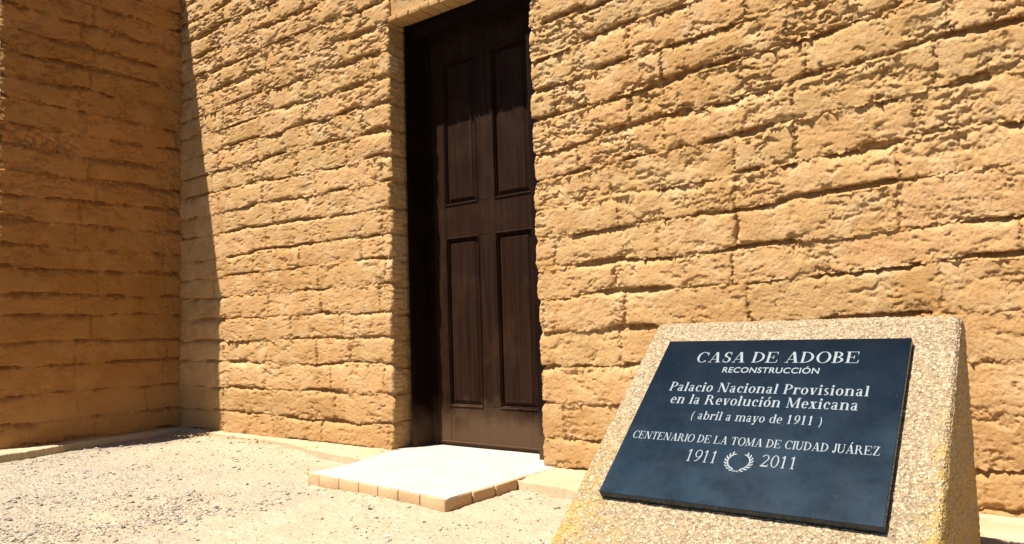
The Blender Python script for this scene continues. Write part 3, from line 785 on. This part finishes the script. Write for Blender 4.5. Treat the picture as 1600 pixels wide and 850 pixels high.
# plaque: local frame u right, v down the slope, n out
def PL(u, v, n): return PO + np.array([1, 0, 0])*u - tup*v + nrm*n
plq = None
def plaque():
    global plq
    import bmesh
    bm = box_arrays((0, 0, -PT-0.003), (0.600, 0.526, 0), 0.0016)
    me = bpy.data.meshes.new('plaque')
    for v in bm.verts:
        p = PL(v.co.x, v.co.y, v.co.z)-MO; v.co = Vector(p)
    bmesh.ops.recalc_face_normals(bm, faces=bm.faces); bm.to_mesh(me); bm.free()
    me.materials.append(GRANITE); plq = bpy.data.objects.new('plaque', me); COL.objects.link(plq); plq.parent = mon
plaque()

# --- hand-made serif alphabet (cap height 1)
def arc(cx, cy, rx, ry, wx, wy, a0, a1, n=None):
    n = n or max(6, int(abs(a1-a0)/12)); out = []
    for i in range(n):
        q = []
        for (t, k) in ((i, 0), (i+1, 0), (i+1, 1), (i, 1)):
            a = math.radians(a0+(a1-a0)*t/n); q.append((cx+(rx-wx*k)*math.cos(a), cy+(ry-wy*k)*math.sin(a)))
        out.append(q)
    return out
def R_(x0, y0, x1, y1): return [[(x0, y0), (x1, y0), (x1, y1), (x0, y1)]]
def SLN(x0, y0, x1, y1, w): return [[(x0, y0), (x0+w, y0), (x1+w, y1), (x1, y1)]]
def glyph(ch, w, t):
    """returns (list of polygons, advance)"""
    se = 0.085; st = t   # serif reach and thickness
    def stem(x, y0, y1, lo=True, hi=True, lr=(1, 1), hr=(1, 1)):
        g = R_(x, y0, x+w, y1)
        if lo: g += R_(x-se*lr[0], y0, x+w+se*lr[1], y0+st)
        if hi: g += R_(x-se*hr[0], y1-st, x+w+se*hr[1], y1)
        return g
    def disc(x, y, r): return [[(x+r*math.cos(a*math.pi/6), y+r*math.sin(a*math.pi/6)) for a in range(12)]]
    acc = ch in 'ÓÁó'; base = {'Ó': 'O', 'Á': 'A', 'ó': 'o'}.get(ch, ch); x = 0.68
    b = 0.08; g = []
    if base == 'I': g = stem(b, 0, 1); adv = 2*b+w
    elif base == 'D': g = stem(b, 0, 1, lr=(1, 0), hr=(1, 0)) + arc(b+w*.9, .5, .66, .5, w*1.02, t, -90, 90); adv = b+w*.9+.66+.07
    elif base == 'E': g = stem(b, 0, 1, lr=(1, 0), hr=(1, 0)) + R_(b, 0, b+.72, t) + R_(b, 1-t, b+.68, 1) + R_(b+w, .5-t/2, b+.46, .5+t/2) + R_(b+.42, .36, b+.47, .66) + [[(b+.68, 0), (b+.74, 0), (b+.78, .27), (b+.73, .27)], [(b+.64, 1), (b+.70, 1), (b+.71, .76), (b+.66, .76)]]; adv = b+.84
    elif base == 'L': g = stem(b, 0, 1, lr=(1, 0)) + R_(b, 0, b+.68, t) + [[(b+.64, 0), (b+.70, 0), (b+.76, .30), (b+.71, .30)]]; adv = b+.80
    elif base == 'T': g = stem(.42-w/2, 0, 1, hi=False) + R_(.03, 1-t, .81, 1) + [[(.03, 1), (.09, 1), (.07, .73), (.01, .73)], [(.75, 1), (.81, 1), (.83, .73), (.77, .73)]]; adv = .86
    elif base == 'N': g = R_(b+.03, 0, b+.03+t*1.3, 1) + R_(b+.74, 0, b+.74+t*1.3, 1) + SLN(b+.68-w*.5, 0, b-.04, 1, w*1.25) + R_(b-.06, 0, b+.18, t) + R_(b-.09, 1-t, b+.12, 1) + R_(b+.62, 1-t, b+.90, 1); adv = b+.98
    elif base == 'M': g = R_(b+.04, 0, b+.04+t*1.3, 1) + R_(b+.84, 0, b+.84+w, 1) + SLN(b+.42, 0.05, b-.0, 1, w*1.0) + SLN(b+.46, .05, b+.86, 1, t*1.2) + R_(b-.06, 0, b+.20, t) + R_(b+.76, 0, b+.92+w, t) + R_(b-.07, 1-t, b+.1, 1) + R_(b+.84, 1-t, b+.92+w, 1); adv = b+.99+w
    elif base == 'A': g = SLN(.10, 0, .44, 1, t*1.2) + SLN(.74-w*.3, 0, .40, 1, w*1.15) + R_(.24, .28, .62, .28+t) + R_(0, 0, .27, t) + R_(.56, 0, .98, t); adv = 1.0
    elif base == 'V': g = SLN(.40, 0, .08, 1, w*1.15) + SLN(.50, 0, .82, 1, t*1.2) + R_(-.01, 1-t, .38, 1) + R_(.70, 1-t, .96, 1); adv = .96
    elif base == 'B': g = stem(b, 0, 1, lr=(1, 0), hr=(1, 0)) + arc(b+w*.9, .745, .42, .255, w*.95, t, -90, 90) + arc(b+w*.9, .265, .50, .265, w, t, -90, 90); adv = b+w*.9+.58
    elif base == 'P': g = stem(b, 0, 1, hr=(1, 0)) + arc(b+w*.9, .71, .48, .29, w*.95, t, -90, 90); adv = b+w*.9+.53
    elif base == 'R': g = stem(b, 0, 1, hr=(1, 0)) + arc(b+w*.9, .73, .45, .27, w*.95, t, -90, 90) + SLN(b+.66, 0, b+.34, .48, w*1.05) + R_(b+.62, 0, b+.72+w*1.05, t); adv = b+.76+w
    elif base == 'C': g = arc(.50, .5, .47, .52, w*1.02, t, 42, 318) + [[(.82, .98), (.87, .98), (.88, .64), (.83, .66)]]; adv = .95
    elif base == 'O': g = arc(.53, .5, .49, .52, w*1.02, t, 0, 360, 36); adv = 1.06
    elif base == 'S': 
        g = arc(.36, .73, .28, .29, w*.95, t*1.1, 35, 230) + arc(.36, .27, .30, .29, w*.95, t*1.1, -145, 50) + SLN(.44, .40, .10, .66, w*.9) + [[(.57, .98), (.61, .98), (.62, .70), (.585, .72)], [(.08, .02), (.12, .02), (.10, .33), (.06, .33)]]; adv = .74
    elif base == 'U': g = stem(b, .30, 1, lo=False) + R_(b+.66, .30, b+.66+t*1.3, 1) + R_(b+.56, 1-t, b+.84, 1) + arc(b+.365, .32, .365, .34, w*.9, t*1.2, 180, 360); adv = b+.88
    elif base == 'J': g = stem(b+.16, .22, 1, lo=False) + arc(b+.16+w-.22, .22, .22, .27, w*.85, t*1.2, 200, 360) + disc(b+.03, .13, .085); adv = b+.24+w
    elif base == 'Z': g = SLN(.04, 0, .52, 1, w*1.1) + R_(.04, 0, .74, t) + R_(.07, 1-t, .74, 1) + [[(.70, 0), (.75, 0), (.79, .28), (.74, .28)], [(.07, 1), (.12, 1), (.10, .74), (.05, .74)]]; adv = .84
    # lowercase
    elif base == 'l': g = stem(b, 0, 1.0, hr=(1, 0)); adv = w+.2
    elif base == 'i': g = stem(b, 0, x, hr=(1, 0)) + disc(b+w/2, .90, .105); adv = w+.2
    elif base == 'a': g = arc(.26, x-.19, .25, .20, w*.85, t, 20, 165) + R_(.31, .12, .31+w, x-.19) + arc(.24, .19, .21, .205, w*.8, t, 60, 335) + R_(.31, 0, .36+w, t*1.5) + R_(.28+w, 0, .40+w, t*1.3); adv = .46+w
    elif base == 'c': g = arc(.30, x/2, .28, x/2+.01, w*.95, t, 45, 315) + disc(.44, x-.15, .085); adv = .56
    elif base == 'o': g = arc(.31, x/2, .30, x/2+.01, w*.95, t, 0, 360, 24); adv = .65
    elif base == 'n': g = stem(b, 0, x, hr=(1, 0)) + arc(b+.33, x-.22, .28, .23, w*.9, t, 0, 150) + R_(b+.61-w, 0, b+.61, x-.22) + R_(b+.55-w, 0, b+.68, t); adv = b+.72
    elif base == 'm':
        g = stem(b, 0, x, hr=(1, 0))
        for o in (0, .44): g += arc(b+.31+o, x-.22, .26, .23, w*.9, t, 0, 150) + R_(b+.57+o-w, 0, b+.57+o, x-.22) + R_(b+.51+o-w, 0, b+.64+o, t)
        adv = b+1.11
    elif base == 'r': g = stem(b, 0, x, hr=(1, 0)) + arc(b+.30, x-.20, .20, .20, t*2, t*1.6, 60, 170) + disc(b+.41, x-.09, .09); adv = b+.50
    elif base == 'u': g = stem(b, .18, x, lo=False, hr=(1, 0)) + arc(b+.28, .20, .28, .21, w*.9, t, 180, 330) + R_(b+.60-w, 0, b+.60, x) + R_(b+.55-w, x-t, b+.60, x) + R_(b+.60-w, 0, b+.67, t); adv = b+.72
    elif base == 'v': g = SLN(.22, 0, .06, x, w*1.05) + SLN(.32, 0, .52, x, t*1.2) + R_(0, x-t, .32, x) + R_(.42, x-t, .64, x); adv = .66
    elif base == 'y': g = SLN(.22, 0, .06, x, w*1.05) + SLN(.22, -.30, .54, x, t*1.3) + R_(0, x-t, .32, x) + R_(.43, x-t, .65, x) + disc(.16, -.22, .085); adv = .67
    elif base == 'x': g = SLN(.34, 0, .06, x, w*1.15) + SLN(.04, 0, .46, x, t*1.3) + R_(-.02, 0, .18, t) + R_(.30, 0, .66, t) + R_(0, x-t, .34, x) + R_(.40, x-t, .60, x); adv = .66
    elif base == 's': g = arc(.23, x*.74, .18, x*.27, w*.8, t, 35, 235) + arc(.23, x*.26, .20, x*.27, w*.8, t, -145, 55) + SLN(.24, x*.36, .08, x*.64, w*.8); adv = .48
    elif base == 'e': g = arc(.29, x/2, .28, x/2+.01, w*.95, t, 8, 318) + R_(.10, x*.5, .55, x*.5+t); adv = .60
    elif base == 'b': g = R_(b, 0, b+w, 1) + R_(b-se, 1-t, b+w, 1) + arc(b+.30, x/2, .30, x/2+.01, w*.9, t, -150, 150); adv = b+.65
    elif base == 'd': g = R_(.62-w, 0, .62, 1) + R_(.62-w-se, 1-t, .62, 1) + arc(.32, x/2, .30, x/2+.01, w*.9, t, 30, 330) + R_(.62-w, 0, .69, t); adv = .72
    elif base == '(': g = arc(.42, .36, .34, .66, w*.7, .02, 118, 242); adv = .36
    elif base == ')': g = arc(-.06, .36, .34, .66, w*.7, .02, -62, 62); adv = .36
    elif base == '1': g = stem(.26-w/2, 0, 1, hi=False) + [[(.26, 1), (.26-w/2, .99), (.08, .84), (.09, .79), (.26, .88)]]; adv = .64
    elif base == '9': g = arc(.33, .68, .29, .32, w*.9, t, 0, 360, 24) + arc(.05, .68, .57, .68, w*.9, t*1.3, -80, 0); adv = .70
    elif base == '2': g = arc(.32, .72, .27, .28, w*.9, t, -25, 160) + SLN(.05, 0.02, .50-w*.2, .62, w*.9) + R_(.05, 0, .56, t*2.2) + [[(.53, 0), (.58, 0), (.63, .20), (.59, .20)]]; adv = .70
    elif base == '0': g = arc(.33, .5, .29, .51, w*.95, t, 0, 360, 28); adv = .70
    elif base == ' ': g = []; adv = .34
    else: g = []; adv = .3
    if acc:
        if ch == 'ó': g += [[(.27, x+.08), (.36, x+.08), (.50, x+.32), (.36, x+.32)]]
        elif ch == 'Á': g += [[(.44, 1.07), (.53, 1.07), (.72, 1.30), (.56, 1.30)]]
        else: g += [[(.48, 1.07), (.57, 1.07), (.76, 1.30), (.60, 1.30)]]
    return g, adv
def flat_mesh(name, polys, n0):
    """polygons in plaque u,v: a thin film, each piece a hair above the last so none share a plane"""
    V = []; F = []
    for i, p in enumerate(polys):
        a = sum(p[k][0]*p[(k+1) % len(p)][1]-p[(k+1) % len(p)][0]*p[k][1] for k in range(len(p)))
        if a > 0: p = p[::-1]
        n_ = n0 + 0.000012*(i % 9)
        F.append(list(range(len(V), len(V)+len(p)))); V += [tuple(PL(u, v, n_)-MO) for u, v in p]
    me = bpy.data.meshes.new(name); me.from_pydata(V, [], F); me.update(); me.materials.append(PAINT)
    o = bpy.data.objects.new(name, me); COL.objects.link(o); o.parent = plq; return o
def line(text, u0, u1, vbase, cap, w=.20, t=.055, space=0.42, track=0.07, tilt=0.0):
    x = 0; P = []
    for ch in text:
        if ch == ' ': x += space; continue
        g, adv = glyph(ch, w, t)
        P += [[(px+x, py) for px, py in p] for p in g]; x += adv+track
    x -= track; k = (u1-u0)/x
    return flat_mesh('lettering', [[(u0+px*k, vbase+tilt*(px*k)-py*cap) for px, py in p] for p in P], 0.0004)
line('CASA DE ADOBE', 0.1010, 0.4997, 0.0865, 0.0390, .17, .042)
line('Palacio Nacional Provisional', 0.0620, 0.5335, 0.1930, 0.0320, .165, .048)
line('en la Revolución Mexicana', 0.0790, 0.5172, 0.2365, 0.0320, .165, .048)
line('( abril a mayo de 1911 )', 0.1490, 0.4512, 0.2860, 0.0270, .15, .05)
line('CENTENARIO DE LA TOMA DE CIUDAD JUÁREZ', 0.0205, 0.5742, 0.3580, 0.0235, .16, .05, track=0.05)
line('1911', 0.1765, 0.2515, 0.4145, 0.0350, .10, .045, track=0.02)
line('2011', 0.3450, 0.4235, 0.4115, 0.0330, .10, .045, track=0.02)
def sans():
    c = bpy.data.curves.new('sans', 'FONT'); c.body = 'RECONSTRUCCIÓN'; c.offset = 0.012; c.size = 1; c.space_character = 1.06
    o = bpy.data.objects.new('sans', c); COL.objects.link(o); bpy.context.view_layer.update()
    me = bpy.data.meshes.new_from_object(o.evaluated_get(bpy.context.evaluated_depsgraph_get())); COL.objects.unlink(o); bpy.data.objects.remove(o)
    P = np.array([v.co[:] for v in me.vertices]); x0, x1 = P[:, 0].min(), P[:, 0].max()
    k = (0.4165-0.1832)/(x1-x0); cap = 0.0205/0.73
    for v in me.vertices:
        v.co = Vector(PL(0.1832+(v.co.x-x0)*k, 0.1235-v.co.y*cap, 0.0004)-MO)
    me.materials.clear(); me.materials.append(PAINT); me.name = 'lettering'
    ob = bpy.data.objects.new('lettering', me); COL.objects.link(ob); ob.parent = plq
sans()
def wreath():
    P = []; cx, cy, rx, ry = 0.2985, 0.4035, 0.0265, 0.0245
    for side in (-1, 1):
        for k in range(8):
            a = math.radians(90-side*(14+k*17.5))       # from the bottom up each side (v grows downward)
            px, py = cx+rx*math.cos(a)*1.0, cy+ry*math.sin(a)
            # direction of growth along the branch, upwards
            tx, ty = (-math.sin(a)*side*-1, math.cos(a)*side*-1)
            if ty > 0 and k > 1: pass
            tx, ty = (math.sin(a)*side, -math.cos(a)*side)
            for sp_ in (-0.5, 0.5):
                ca, sa = math.cos(sp_), math.sin(sp_); dx, dy = tx*ca-ty*sa, tx*sa+ty*ca; nx_, ny_ = -dy, dx
                Lf = 0.0108; wf = 0.00165
                P.append([(px, py), (px+dx*Lf*.35+nx_*wf, py+dy*Lf*.35+ny_*wf), (px+dx*Lf*.75+nx_*wf*.8, py+dy*Lf*.75+ny_*wf*.8), (px+dx*Lf, py+dy*Lf), (px+dx*Lf*.75-nx_*wf*.8, py+dy*Lf*.75-ny_*wf*.8), (px+dx*Lf*.35-nx_*wf, py+dy*Lf*.35-ny_*wf)])
        P += [[(cx+side*0.009, cy+ry-0.0006), (cx+side*0.009, cy+ry+0.0006), (cx-side*0.007, cy+ry+0.0052), (cx-side*0.007, cy+ry+0.0040)]]
    flat_mesh('wreath', P, 0.0004)
wreath()
